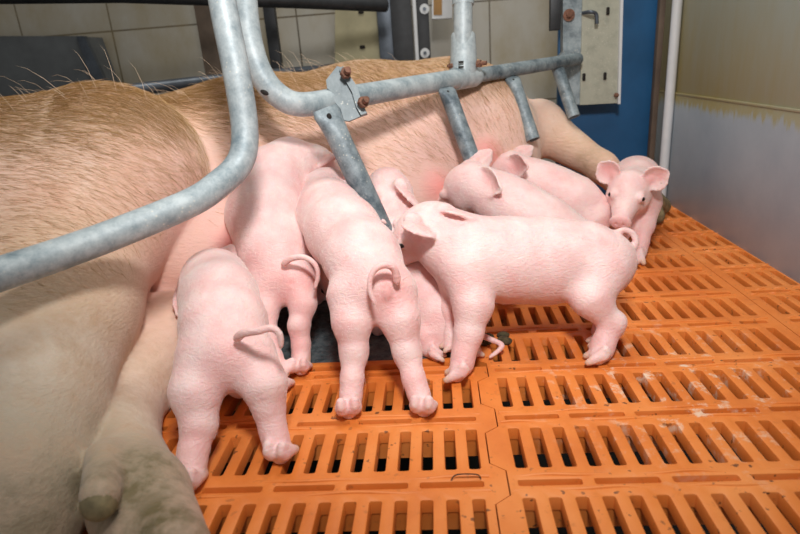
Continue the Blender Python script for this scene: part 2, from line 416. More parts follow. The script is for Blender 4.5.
# clamp
def pxpoly(pts, th, name, mat, parent, smooth=False):
    P = [Vector(p) for p in pts]; nrm = (P[1] - P[0]).cross(P[2] - P[0]).normalized()
    if nrm.dot(Vector(_C) - P[0]) > 0: nrm = -nrm
    return MB().prism(P, nrm * th).build(name, mat, parent, smooth)
M_CLAMP = m_galv('clamp_steel', (.24, .28, .29), (.12, .15, .16), True)
cl = pxpoly([(-0.2113, 0.4472, 0.4027), (-0.2293, 0.4391, 0.3836), (-0.2284, 0.4350, 0.3718), (-0.2225, 0.4333, 0.3655), (-0.2062, 0.4196, 0.3234), (-0.1970, 0.4196, 0.3213), (-0.1703, 0.4245, 0.3297), (-0.1803, 0.4291, 0.3450), (-0.1825, 0.4347, 0.3612), (-0.1926, 0.4388, 0.3751), (-0.2052, 0.4470, 0.4009)], .006, 'clamp_plate', M_CLAMP, crate)
pxpoly([(-0.2010, 0.4403, 0.4021), (-0.2073, 0.4385, 0.3982), (-0.1892, 0.4276, 0.3635), (-0.1842, 0.4207, 0.3429), (-0.1772, 0.4164, 0.3293), (-0.1679, 0.4179, 0.3316), (-0.1760, 0.4247, 0.3525), (-0.1811, 0.4310, 0.3717)], .012, 'clamp_rib', M_CLAMP, crate)
def bolt(p, r, parent, axis=None, l=.012):
    ax = (axis or (Vector(_C) - Vector(p))).normalized(); p = Vector(p)
    mb = MB().tube([p, p + ax * r * 1.1], r, 6); mb.tube([p + ax * r, p + ax * (r + l)], r * .55, 10)
    return mb.build('bolt', M_RUST, parent)
bolt((-0.1978, 0.4311, 0.3904), .0085, crate, Vector((.3, -.7, .25))); bolt((-0.1741, 0.4175, 0.3469), .0085, crate, Vector((.4, -.7, .25)))
MB().ball((-0.3089, 0.3693, 0.3740), (.0065, .003, .0035), R=Matrix.Rotation(.5, 3, 'Y')).build('bolt_hole', M_HOLE, crate)
MB().ball((-0.0119, 0.6827, 0.3569), (.0028, .002, .003)).build('bolt_hole', M_HOLE, crate)
# upright with tee sleeve
MB().tube([(-0.0034, 0.7233, 0.3738), (0.0162, 0.8125, 0.8037)], .0185, 22).build('upright_post', M_GALV, crate)
MB().tube([(-0.0029, 0.7201, 0.3644), (-0.0022, 0.7247, 0.3775), (-0.0002, 0.7380, 0.4148), (0.0002, 0.7473, 0.4410), (0.0004, 0.7486, 0.4447)], .026, 22, rr=[.024, .0275, .0255, .0245, .0225]).build('tee_sleeve', M_GALV, crate)
MB().tube([(-0.0207, 0.6968, 0.3626), (0.0191, 0.7377, 0.3647)], .0215, 22, inner=.86).build('rail_ring', M_GALV, crate)
MB().tube([(0.0024, 0.7515, 0.4976), (0.0030, 0.7545, 0.5122)], .0215, 20).build('collar', M_GALV, crate)
bolt((0.0235, 0.7087, 0.3871), .0075, crate, Vector((.8, -.35, .05)))
bolt((-0.0251, 0.7104, 0.3868), .0055, crate, Vector((-.8, -.3, .05)), .004)
MB().box((-0.0081, 0.6936, 0.3931), (.010, .004, .0035)).build('sleeve_slot', M_HOLE, crate)
MB().box((-0.0086, 0.6915, 0.3840), (.010, .004, .0035)).build('sleeve_slot', M_HOLE, crate)
# end post, mounting plate
P0 = (0.2790, 1.0500, 0.5117); P1 = (0.2881, 1.0500, 0.2648)
mb = MB().prism([(0.2571, 1.0600, 0.6429), (0.2624, 1.0600, 0.3957), (0.2552, 1.0600, 0.3868), (0.2778, 1.0600, 0.2647), (0.3103, 1.0600, 0.2675), (0.3055, 1.0600, 0.6391)], (0, .03, 0)); mb.build('end_post', M_GALV2, crate)
MB().box((0.2432, 1.0700, 0.4893), (.026, .02, .085), bev=.003).build('hinge_block', M_BLACK, crate)
wsh = MB().tube([(0.2745, 1.0580, 0.4794), (0.2732, 1.0520, 0.4791)], .014, 18).build('rusty_washer', M_RUST, crate); bolt((0.2732, 1.0520, 0.4791), .0065, wsh, Vector((0, -1, 0)), .003)
pl = MB().prism([(0.3043, 1.0550, 0.6383), (0.3067, 1.0550, 0.2656), (0.4013, 1.0550, 0.2642), (0.3913, 1.0550, 0.6315)], (0, .012, 0)).build('mounting_plate', M_PLATE, crate)
MB().prism([(0.3984, 1.0450, 0.2626), (0.4046, 1.0450, 0.2622), (0.3952, 1.0450, 0.6295), (0.3884, 1.0450, 0.6300)], (0, .022, 0)).build('plate_flange', M_WHITE, pl)
for q in ((0.3656, 1.0520, 0.4811), (0.3652, 1.0520, 0.3319), (0.3137, 1.0520, 0.3331)): MB().box(q, (.008, .006, .018), bev=.0029).build('plate_slot', M_HOLE, pl)
MB().tube(spline([(0.3060, 1.0500, 0.4810), (0.3175, 1.0300, 0.4810), (0.3317, 1.0300, 0.4755), (0.3349, 1.0300, 0.4532)], 5), .0045, 10).build('hook', M_DSTEEL, pl)
bolt((0.3939, 1.0500, 0.2845), .006, pl, Vector((0, -1, 0)), .003)
# far side of the crate
MB().tube([(-0.9869, 0.9584, 0.3716), (-0.8878, 1.0429, 0.3796), (-0.7096, 1.1756, 0.3874), (-0.5201, 1.3188, 0.3921), (-0.3384, 1.4499, 0.3946), (-0.1845, 1.5582, 0.3981)][:6], .0165, 18).build('far_rail', M_DSTEEL, crate)
MB().tube([(-1.2335, 0.9223, 0.6225), (-0.8517, 1.1066, 0.6131), (-0.4314, 1.3186, 0.5843), (-0.1942, 1.4575, 0.5670)], .019, 18).build('far_top_rail', M_BLACK, crate)
def upright(x0, x1, y0, y1, Yw, th, mat, name, parent=crate):
    P = [(-1.0992, 1.0000, 0.6107)] 
    return None
# straight uprights: world x range, depth and height
def bar(xa, xb, yy, z0, z1, mat, name, parent=None, th=.03):
    return MB().box(((xa + xb) / 2, yy, (z0 + z1) / 2), (xb - xa, th, z1 - z0), bev=.002).build(name, mat, parent)
UX = dict(a=((-0.8430, 1.6000, 0.5185), (-0.7842, 1.6000, 0.5142)), b=((-0.6123, 1.6000, 0.5018), (-0.5746, 1.6000, 0.4991)), c=((-0.2474, 1.7500, 0.4798), (-0.1969, 1.7500, 0.4761)), d=((-0.1952, 1.7200, 0.4751), (-0.1243, 1.7200, 0.4700)), e=((-0.1185, 1.7000, 0.4691), (-0.1062, 1.7000, 0.4682)), f=((-0.1064, 1.7100, 0.4685), (-0.0642, 1.7100, 0.4654)))
def ub(k, mat, name, yy, th=.03, z0=.0): return bar(UX[k][0][0], UX[k][1][0], yy, z0, .85, mat, name, crate, th)
ub('a', M_BROWN, 'far_upright', 1.60); ub('b', M_BLACK, 'far_upright', 1.60)
ub('c', M_DSTEEL, 'far_upright', 1.75); ub('d', M_BLACK, 'far_upright', 1.72); ub('e', M_WHITE, 'trim_rod', 1.70, .008)
fb = ub('f', M_BLACK, 'far_upright', 1.71, .02)
for q in ((-0.0778, 1.6940, 0.5658), (-0.0841, 1.6940, 0.4235)):
    ws = MB().tube([q, Vector(q) + Vector((0, -.005, 0))], .0165, 18).build('washer', M_WHITE, fb); MB().tube([Vector(q) + Vector((0, -.004, 0)), Vector(q) + Vector((0, -.010, 0))], .006, 8).build('bolt', M_DSTEEL, fb)
yp = MB().prism([(-0.4010, 1.8000, 0.6144), (-0.4255, 1.8000, 0.3886), (-0.2471, 1.8000, 0.3974), (-0.2286, 1.8000, 0.7123), (-0.3890, 1.8000, 0.7246)], (0, .01, 0)).build('yellowed_plate', m_plain('yellowed_steel', (.40, .36, .22), .5, .2, 8, .2), crate)
for q in ((-0.3087, 1.7970, 0.5806), (-0.3142, 1.7970, 0.4617)): MB().box(q, (.02, .006, .012), bev=.0029).build('plate_slot', M_HOLE, yp)
# things behind
bx = MB().prism([(-0.0480, 1.6200, 0.6456), (-0.0542, 1.6200, 0.5279), (0.0125, 1.6200, 0.5260), (0.0205, 1.6200, 0.6404)], (0, .05, 0)).build('white_box', M_WHITE); tag(bx, 'small white plastic box with an ochre front behind the crate', 'box')
MB().prism([(-0.0431, 1.6180, 0.6450), (-0.0485, 1.6180, 0.5397), (-0.0203, 1.6180, 0.5376), (-0.0154, 1.6180, 0.6429)], (0, .003, 0)).build('ochre_front', M_OCHRE, bx)
tr = MB().prism([(-1.8414, 1.7000, 0.6070), (-1.9570, 1.7000, 0.2784), (-1.2809, 1.7000, 0.2342), (-1.3341, 1.7000, 0.5702)], (0, .18, 0)).build('feed_trough', M_GREYBOX); tag(tr, 'dark grey sloping-sided trough behind the sow at the left', 'trough')
rl = MB().prism([(-1.3283, 1.6900, 0.5695), (-1.2989, 1.6900, 0.3601), (-1.2459, 1.6900, 0.3565), (-1.2990, 1.6900, 0.5673)], (0, .02, 0)).build('trough_rim', M_DSTEEL, tr)
# ------------------------------------------------------------------ organic bodies: blended solid shapes, one skin per animal
A3 = lambda p: np.array(p, np.float64)
def d_cone(P, a, b, ra, rb):
    ab = b - a; L = (ab ** 2).sum() + 1e-12; t = np.clip(((P - a) @ ab) / L, 0, 1)
    return np.sqrt((((P - a) - t[..., None] * ab) ** 2).sum(-1)) - (ra + (rb - ra) * t)
def d_ell(P, c, r, M):
    q = (P - c) @ M; k0 = np.sqrt(((q / r) ** 2).sum(-1)); k1 = np.sqrt(((q / r ** 2) ** 2).sum(-1)) + 1e-9
    return k0 * (k0 - 1) / k1
def d_tri(P, a, b, c, th):
    ba, cb, ac = b - a, c - b, a - c; pa, pb, pc = P - a, P - b, P - c; n = np.cross(ba, ac)
    s = (np.sign(pa @ np.cross(ba, n)) + np.sign(pb @ np.cross(cb, n)) + np.sign(pc @ np.cross(ac, n))) < 2
    def e(p, v): t = np.clip((p @ v) / (v @ v), 0, 1); return ((t[..., None] * v - p) ** 2).sum(-1)
    ed = np.minimum(np.minimum(e(pa, ba), e(pb, cb)), e(pc, ac)); pl = (pa @ n) ** 2 / (n @ n)
    return np.sqrt(np.where(s, ed, pl)) - th
class Sdf:
    def __init__(s, vox): s.vox = vox; s.groups = [[0.0, []]]
    def group(s, k): s.groups.append([k, []])
    def put(s, fn, lo, hi, k, op=1): s.groups[-1][1].append((fn, np.array(lo), np.array(hi), k, op)); return s
    def cone(s, a, b, ra, rb, k=.01, op=1):
        a, b = A3(a), A3(b); r = max(ra, rb); return s.put(lambda P: d_cone(P, a, b, ra, rb), np.minimum(a, b) - r, np.maximum(a, b) + r, k, op)
    def chain(s, pts, k=.01):
        for (a, ra), (b, rb) in zip(pts[:-1], pts[1:]): s.cone(a, b, ra, rb, k)
        return s
    def ell(s, c, r, M=None, k=.01, op=1):
        c, r = A3(c), A3(r); M = np.eye(3) if M is None else M; m = r.max(); return s.put(lambda P: d_ell(P, c, r, M), c - m, c + m, k, op)
    def tri(s, a, b, c, th, k=.003):
        a, b, c = A3(a), A3(b), A3(c); q = np.array([a, b, c]); return s.put(lambda P: d_tri(P, a, b, c, th), q.min(0) - th, q.max(0) + th, k)
    def mesh(s, zmin=None):
        v = s.vox; pr = [p for g in s.groups for p in g[1] if p[4] > 0]
        lo = np.min([p[1] for p in pr], 0) - 4 * v; hi = np.max([p[2] for p in pr], 0) + 4 * v
        N = np.ceil((hi - lo) / v).astype(int) + 1
        F = np.full(N, .2, np.float32)
        def win(a, b, m):
            i0 = np.clip(np.floor((a - m - lo) / v).astype(int), 0, N - 1); i1 = np.clip(np.ceil((b + m - lo) / v).astype(int) + 1, 1, N); return i0, i1
        def grid(i0, i1):
            ax = [lo[d] + v * np.arange(i0[d], i1[d]) for d in range(3)]; return np.stack(np.meshgrid(*ax, indexing='ij'), -1)
        def comb(X, sl, d, k, op):
            a = X[sl]
            if op > 0:
                h = np.maximum(k - np.abs(a - d), 0) / max(k, 1e-6); X[sl] = np.minimum(a, d) - h * h * k / 4
            else:
                d = -d; h = np.maximum(k - np.abs(a - d), 0) / max(k, 1e-6); X[sl] = np.maximum(a, d) + h * h * k / 4
        for gk, prims in s.groups:
            if not prims: continue
            if gk == 0.0: T, off = F, np.zeros(3, int)
            else:
                glo = np.min([p[1] for p in prims], 0); ghi = np.max([p[2] for p in prims], 0); o0, o1 = win(glo, ghi, gk + 4 * v)
                T = np.full(o1 - o0, .2, np.float32); off = o0
            for fn, a, b, k, op in prims:
                i0, i1 = win(a, b, k + 3 * v)
                if gk != 0.0: i0 = np.maximum(i0, off); i1 = np.minimum(i1, off + np.array(T.shape))
                if (i1 <= i0).any(): continue
                d = fn(grid(i0, i1)).astype(np.float32); sl = tuple(slice(i0[q] - off[q], i1[q] - off[q]) for q in range(3)); comb(T, sl, d, k, op)
            if gk != 0.0:
                sl = tuple(slice(off[q], off[q] + T.shape[q]) for q in range(3)); comb(F, sl, T, gk, 1)
        if zmin is not None:
            z = lo[2] + v * np.arange(N[2]); F = np.maximum(F, (zmin - z)[None, None, :].astype(np.float32))
        return nets(F, lo, v)
def nets(F, lo, v):
    I = F < 0; nx, ny, nz = F.shape
    cs = np.zeros((nx - 1, ny - 1, nz - 1), np.int8)
    for dx in (0, 1):
        for dy in (0, 1):
            for dz in (0, 1): cs += I[dx:nx - 1 + dx, dy:ny - 1 + dy, dz:nz - 1 + dz]
    act = (cs > 0) & (cs < 8); idx = np.full(act.shape, -1, np.int32); C_ = np.argwhere(act); idx[act] = np.arange(len(C_))
    acc = np.zeros((len(C_), 3)); cnt = np.zeros(len(C_))
    cor = [(x, y, z) for x in (0, 1) for y in (0, 1) for z in (0, 1)]
    val = {c: F[C_[:, 0] + c[0], C_[:, 1] + c[1], C_[:, 2] + c[2]].astype(np.float64) for c in cor}
    for c in cor:
        for d in range(3):
            if c[d] == 0:
                e = list(c); e[d] = 1; a, b = val[c], val[tuple(e)]; m = (a < 0) != (b < 0); t = np.where(m, a / np.where(a == b, 1, a - b), 0)
                p = np.tile(np.array(c, float), (len(C_), 1)); p[:, d] = t; acc[m] += p[m]; cnt[m] += 1
    V = lo + v * (C_ + acc / cnt[:, None]); Q = []
    for d in range(3):
        a = [slice(None)] * 3; b = [slice(None)] * 3; a[d] = slice(0, -1); b[d] = slice(1, None)
        A_, B_ = I[tuple(a)], I[tuple(b)]; E = np.argwhere(A_ != B_); o1, o2 = [q for q in range(3) if q != d]
        E = E[(E[:, o1] > 0) & (E[:, o2] > 0) & (E[:, o1] < F.shape[o1] - 1) & (E[:, o2] < F.shape[o2] - 1)]
        def at(s1, s2): e = E.copy(); e[:, o1] -= s1; e[:, o2] -= s2; return idx[e[:, 0], e[:, 1], e[:, 2]]
        q = np.stack([at(1, 1), at(0, 1), at(0, 0), at(1, 0)], 1); ins = A_[E[:, 0], E[:, 1], E[:, 2]]
        if d == 1: ins = ~ins
        q[~ins] = q[~ins][:, ::-1]; Q.append(q)
    Q = np.concatenate(Q); Q = Q[(Q >= 0).all(1)]
    # one light smoothing pass
    for lam in (.45, -.30):
        s = np.zeros_like(V); c = np.zeros(len(V))
        for i in range(4):
            j = (i + 1) % 4; np.add.at(s, Q[:, i], V[Q[:, j]]); np.add.at(s, Q[:, j], V[Q[:, i]]); np.add.at(c, Q[:, i], 1); np.add.at(c, Q[:, j], 1)
        V = V + lam * (s / np.maximum(c, 1)[:, None] - V)
    return V, Q
cv = lambda x, y, z: A3(_R) * x + A3(_U) * y - A3(_F) * z
def nz(v): v = A3(v); return v / (np.linalg.norm(v) + 1e-12)
def fall(V, c, r): return np.clip(1.25 - np.linalg.norm(V - A3(c), axis=1) / r, 0, 1)

def ear(sd, base, dirn, opening, L, Wd, th=.0016, cup=.55, bend=.25, n=5):
    """a cupped leaf of skin; dirn = base to tip, opening = side it opens to"""
    d = nz(dirn); o = A3(opening); o = nz(o - d * (o @ d)); s = np.cross(d, o); G_ = []
    for i in range(n + 1):
        u = i / n; wdt = Wd * (math.sin(math.pi * min(1, .20 + .68 * u)) ** .75) * (1 if u < 1 else .72)
        row = []
        for j in range(-2, 3):
            t = j / 2; row.append(A3(base) + d * L * (u - .10 * t * t * u) + s * t * wdt / 2 * (1 - .15 * cup * abs(t)) + o * (cup * t * t * wdt / 2 * (1 - .35 * u) + bend * L * u * u))
        G_.append(row)
    for i in range(n):
        for j in range(4):
            a, b, c, e = G_[i][j], G_[i][j + 1], G_[i + 1][j + 1], G_[i + 1][j]
            sd.tri(a, b, c, th, .002); sd.tri(a, c, e, th, .002)
    return [G_[i][2] for i in range(n + 1)]

def foot(sd, fet, toe, fwd, r, tans, sc=1.0):
    """two claws in front, two small dewclaws behind"""
    fwd = nz(A3(fwd) * (1, 1, 0)); side = np.cross((0, 0, 1), fwd); toe = A3(toe); fet = A3(fet)
    for s in (-1, 1):
        a = toe - fwd * .006 * sc + side * s * .0062 * sc + A3((0, 0, .008 * sc)); b = toe + fwd * .013 * sc + side * s * .0095 * sc + A3((0, 0, -.0022))
        sd.cone(a, b, .0088 * sc, .0045 * sc, .0025 * sc); tans.append((b + fwd * .005, .013 * sc, .9))
        c = toe - fwd * .009 * sc + side * s * .0075 * sc + A3((0, 0, .018 * sc)); e = c - fwd * .0050 * sc - A3((0, 0, .005 * sc))
        sd.cone(c, e, .0046 * sc, .0028 * sc, .006 * sc); tans.append((e, .004 * sc, .4))

def piglet(label, spine, head, nose, up, legs, tail, ears=None, hs=1.0, rump=None, vox=.0021, seed=0, foot_z=None, eyes=True, extra=None):
    sd = Sdf(vox); pinks = []; tans = []
    sd.groups[0][0] = 0.0
    sd.chain(spine, .022)
    h = A3(head); f = nz(A3(nose) - h); u = A3(up); u = nz(u - f * (u @ f)); l = np.cross(u, f); M = np.stack([f, l, u], 1)
    H = lambda x, y, z: h + (f * x + l * y + u * z) * hs
    sd.cone(spine[-1][0], H(-.012, 0, -.004), spine[-1][1], .033 * hs, .022)
    sd.ell(H(0, 0, 0), A3((.043, .036, .036)) * hs, M, .012)
    sd.cone(H(.015, 0, -.006), H(.064, 0, -.018), .031 * hs, .0185 * hs, .014)
    sd.ell(H(.080, 0, -.019), A3((.0080, .0200, .0160)) * hs, M, .005 * hs)
    sd.cone(H(.0, 0, -.022), H(.060, 0, -.034), .024 * hs, .011 * hs, .008)
    for s in (-1, 1):
        sd.cone(H(.008, s * .018, -.016), H(-.02, s * .018, -.012), .021 * hs, .02 * hs, .012)
        sd.ell(H(.034, s * .024, .010), A3((.011, .008, .009)) * hs, M, .006)
        sd.ell(H(.0885, s * .0065, -.019), A3((.004, .0030, .0036)) * hs, M, .0015, -1)
        pinks.append((H(.086, 0, -.019), .016 * hs, .55))
    sd.cone(H(.074, -.012, -.031), H(.074, .012, -.031), .0016, .0016, .0016, -1)
    for s in (-1, 1):
        sd.cone(H(.072, s * .013, -.031), H(.045, s * .020, -.026), .0016, .0014, .0016, -1); pinks.append((H(.06, s * .017, -.029), .009, .4))
    # ears
    E = ears or {}
    for s in (1, -1):
        e_ = E.get(s, ((-.35, .75, .35), (.8, .15, -.3), .044, .040)); sd.group(.008)
        if e_[0] == 'to':        # ('to', base point, tip point, opening direction, width)
            base = A3(e_[1]); dv = A3(e_[2]) - base; ov = A3(e_[3]); el = np.linalg.norm(dv) / hs; ew = e_[4] / hs
            near = h + (base - h) * .55; sd.cone(near, base, .012, .010, .008)
        else:
            ed, eo, el, ew = e_; dv = f * ed[0] + l * s * ed[1] + u * ed[2]; ov = f * eo[0] + l * s * eo[1] + u * eo[2]; base = H(-.010, s * .027, .020)
        mid = ear(sd, base, dv, ov, el * hs, ew * hs, cup=.32 if e_[0] == 'to' else .55)
        sd.cone(base - nz(dv) * .004, base + nz(dv) * .008, .011 * hs, .006 * hs, .006)
        for i, q in enumerate(mid[1:4]): pinks.append((q + nz(ov) * .004, .013 * hs, .5))
        pinks.append((base + nz(ov) * .006 + nz(dv) * .008, .010, .4))
    # legs: lists of (point, radius); the last point is the toe
    for lg in legs:
        sd.group(.016); sd.chain(lg['p'], .010)
        foot(sd, lg['p'][-2][0], lg['p'][-1][0], lg['f'], lg['p'][-1][1], tans, lg.get('s', 1.0))
        if len(lg['p']) == 6 and lg['s'] > .9:
            q = A3(lg['p'][2][0]); bk = -nz(A3(lg['f']) * (1, 1, 0)); sd.cone(q + bk * .007 + A3((0, 0, .005)), q + bk * .004 - A3((0, 0, .012)), .0115, .009, .008)
        if len(lg['p']) > 3: pinks.append((lg['p'][-3][0], .026, .42)); pinks.append((lg['p'][1][0], .03, .2))
    if tail:
        sd.group(.005); T = spline(tail, 4); n = len(T); sd.chain([(tuple(p), .0046 - .0022 * i / n) for i, p in enumerate(T)], .002)
        for q in T[n // 2:]: pinks.append((tuple(q), .007, .25))
        pinks.append((tail[0], .020, .25))
    if rump is not None:      # small pucker under the tail
        sd.groups.append([0.0, []]); sd.ell(rump, (.0030, .0045, .0050), None, .006, -1); pinks.append((rump, .011, .95)); pinks.append((rump, .045, .38))
    for q, r in extra or []: sd.group(.006); sd.ell(q, r, None, .005); pinks.append((q, max(r) * 1.3, .55))
    V, Q = sd.mesh(zmin=.0004)
    pk = np.zeros(len(V)); tn = np.zeros(len(V))
    for c, r, a in pinks: pk = np.maximum(pk, a * fall(V, c, r))
    for c, r, a in tans: tn = np.maximum(tn, a * fall(V, c, r))
    c0 = A3(spine[0][0]); root = empty('piglet', (float(c0[0]), float(c0[1]), 0.0), label, 'piglet', 'suckling piglets on the slatted floor')
    body = mesh_obj('body', V, Q, M_PIG, root, True, {'pink': pk, 'tan': tn})
    for s in ((-1, 1) if eyes else ()):
        e = H(.0385, s * .0285, .0105); o = MB().ball(e, .0046 * hs, 14, 10).build('eye', M_EYE, root)
    bax = nz(A3(spine[0][0]) - A3(spine[-1][0]))
    FUZZ.append((V, Q, body, bax, len(FUZZ)))
    return root

FUZZ = []
def LEG(pts, rads, f, s=1.0): return dict(p=list(zip([tuple(p) for p in pts], rads)), f=f, s=s)
HR = (.033, .0245, .0160, .0125, .0115, .0095); FR = (.030, .021, .0145, .0125, .0115, .0095)
away = (-.1, 1, 0)

# left front piglet, seen from behind
piglet('leftmost piglet, seen from behind, beside the sow hind legs, tail swept right',
 [((-0.3140, 0.0826, 0.1042), .043), ((-0.3290, 0.1213, 0.1206), .047), ((-0.3504, 0.1727, 0.1352), .045), ((-0.3699, 0.2159, 0.1415), .040)],
 (-0.4034, 0.2526, 0.1169), (-0.4462, 0.3014, 0.0530), (0, -.2, 1),
 [LEG([(-0.3395, 0.0748, 0.0966), (-0.3429, 0.0459, 0.0754), (-0.3372, 0.0255, 0.0465), (-0.3394, 0.0047, 0.0273), (-0.3390, -0.0083, 0.0145), (-0.3375, -0.0206, 0.0080)], (.034, .0275, .0185, .0145, .0135, .010), (-.1, 1, 0), 1.15),
  LEG([(-0.2884, 0.0781, 0.0952), (-0.2693, 0.0564, 0.0749), (-0.2651, 0.0481, 0.0504), (-0.2604, 0.0359, 0.0300), (-0.2559, 0.0285, 0.0169), (-0.2508, 0.0210, 0.0080)], (.032, .0245, .0165, .0135, .0125, .010), (.15, 1, 0), 1.1),
  LEG([(-0.3789, 0.2006, 0.1149), (-0.3886, 0.1981, 0.0797), (-0.3662, 0.1378, 0.0300), (-0.3841, 0.1775, 0.0100)], FR[:3] + (.010,), away),
  LEG([(-0.3466, 0.2044, 0.1189), (-0.3468, 0.2002, 0.0768), (-0.3287, 0.1352, 0.0300), (-0.3444, 0.1747, 0.0100)], FR[:3] + (.010,), away)],
 [(-0.2867, 0.0476, 0.1381), (-0.2749, 0.0391, 0.1476), (-0.2571, 0.0316, 0.1527), (-0.2420, 0.0315, 0.1554), (-0.2348, 0.0313, 0.1472), (-0.2355, 0.0308, 0.1338)],
 {1: ('to', (-0.4278, 0.2496, 0.1132), (-0.4350, 0.2150, 0.0920), cv(.4, -.2, .9), .032)}, rump=A3((-0.2924, 0.0415, 0.1249)))

# middle left piglet, seen from behind, climbing at the udder
piglet('pink piglet seen from behind between two piglets, highest against the belly of the sow',
 [((-0.2992, 0.3028, 0.1107), .041), ((-0.3199, 0.3376, 0.1445), .052), ((-0.3382, 0.3838, 0.1888), .058), ((-0.3373, 0.4409, 0.2301), .055), ((-0.3151, 0.4858, 0.2474), .044)],
 (-0.2753, 0.5166, 0.2361), (-0.2349, 0.5416, 0.1778), (0, -.1, 1),
 [LEG([(-0.3273, 0.2966, 0.1050), (-0.3275, 0.2653, 0.0766), (-0.3205, 0.2395, 0.0471), (-0.3063, 0.2118, 0.0261), (-0.2965, 0.1899, 0.0161), (-0.2850, 0.1662, 0.0080)], (.030, .0215, .0150, .0122, .0115, .0095), (.1, 1, 0)),
  LEG([(-0.2748, 0.2926, 0.1070), (-0.2680, 0.2665, 0.0826), (-0.2741, 0.2510, 0.0551), (-0.2720, 0.2407, 0.0315), (-0.2725, 0.2322, 0.0135), (-0.2686, 0.2102, 0.0080)], (.026, .0185, .0142, .0120, .0115, .0095), (0, 1, 0)),
  LEG([(-0.3733, 0.4342, 0.2035), (-0.3828, 0.4240, 0.1464), (-0.3830, 0.4279, 0.0972), (-0.3788, 0.4224, 0.0807)], FR[:3] + (.010,), away),
  LEG([(-0.3126, 0.4539, 0.1866), (-0.3048, 0.4413, 0.1191), (-0.2856, 0.4102, 0.0568), (-0.2773, 0.3981, 0.0357)], (.03, .020, .012, .010), (.4, 1, 0))],
 [(-0.2873, 0.2668, 0.1448), (-0.2765, 0.2621, 0.1533), (-0.2564, 0.2564, 0.1571), (-0.2412, 0.2525, 0.1488), (-0.2368, 0.2495, 0.1335), (-0.2428, 0.2465, 0.1141)],
 rump=A3((-0.2788, 0.2587, 0.1202)))

# right of it: large piglet seen from behind
piglet('pale piglet seen from behind in the middle, hind legs spread and tail curled',
 [((-0.1522, 0.1952, 0.1367), .0435), ((-0.1716, 0.2363, 0.1579), .048), ((-0.2051, 0.3041, 0.1764), .0505), ((-0.2317, 0.3602, 0.1903), .047), ((-0.2422, 0.3986, 0.1958), .040)],
 (-0.2411, 0.4401, 0.2077), (-0.2097, 0.4819, 0.1541), (-.1, -.35, 1),
 [LEG([(-0.1820, 0.1836, 0.1222), (-0.1815, 0.1616, 0.0987), (-0.1809, 0.1491, 0.0630), (-0.1831, 0.1258, 0.0367), (-0.1844, 0.1139, 0.0213), (-0.1866, 0.1019, 0.0080)], (.033, .0240, .0168, .0128, .012, .010), (-.15, 1, 0), 1.1),
  LEG([(-0.1296, 0.1871, 0.1209), (-0.1213, 0.1654, 0.0968), (-0.1144, 0.1505, 0.0592), (-0.1066, 0.1260, 0.0333), (-0.1011, 0.1149, 0.0188), (-0.0955, 0.1008, 0.0080)], (.033, .0240, .0168, .0128, .012, .010), (.15, 1, 0), 1.1),
  LEG([(-0.2505, 0.3727, 0.1542), (-0.2430, 0.3615, 0.0907), (-0.2261, 0.3484, 0.0349), (-0.2160, 0.3372, 0.0080)], FR[:3] + (.010,), away),
  LEG([(-0.1931, 0.3633, 0.1456), (-0.1807, 0.3431, 0.0859), (-0.1720, 0.3362, 0.0342), (-0.1701, 0.3254, 0.0080)], FR[:3] + (.010,), away)],
 [(-0.1202, 0.1518, 0.1545), (-0.1214, 0.1504, 0.1691), (-0.1290, 0.1473, 0.1770), (-0.1407, 0.1441, 0.1762), (-0.1495, 0.1401, 0.1668), (-0.1516, 0.1355, 0.1510), (-0.1467, 0.1311, 0.1346)],
 {1: ('to', (-0.2397, 0.4043, 0.2267), (-0.2687, 0.3464, 0.2192), cv(.25, -.85, -.35), .050), -1: ((-.8, .5, .1), (.1, .5, .4), .040, .036)}, rump=A3((-0.1338, 0.1527, 0.1510)), extra=[((-0.1337, 0.1551, 0.1396), (.005, .006, .010))])

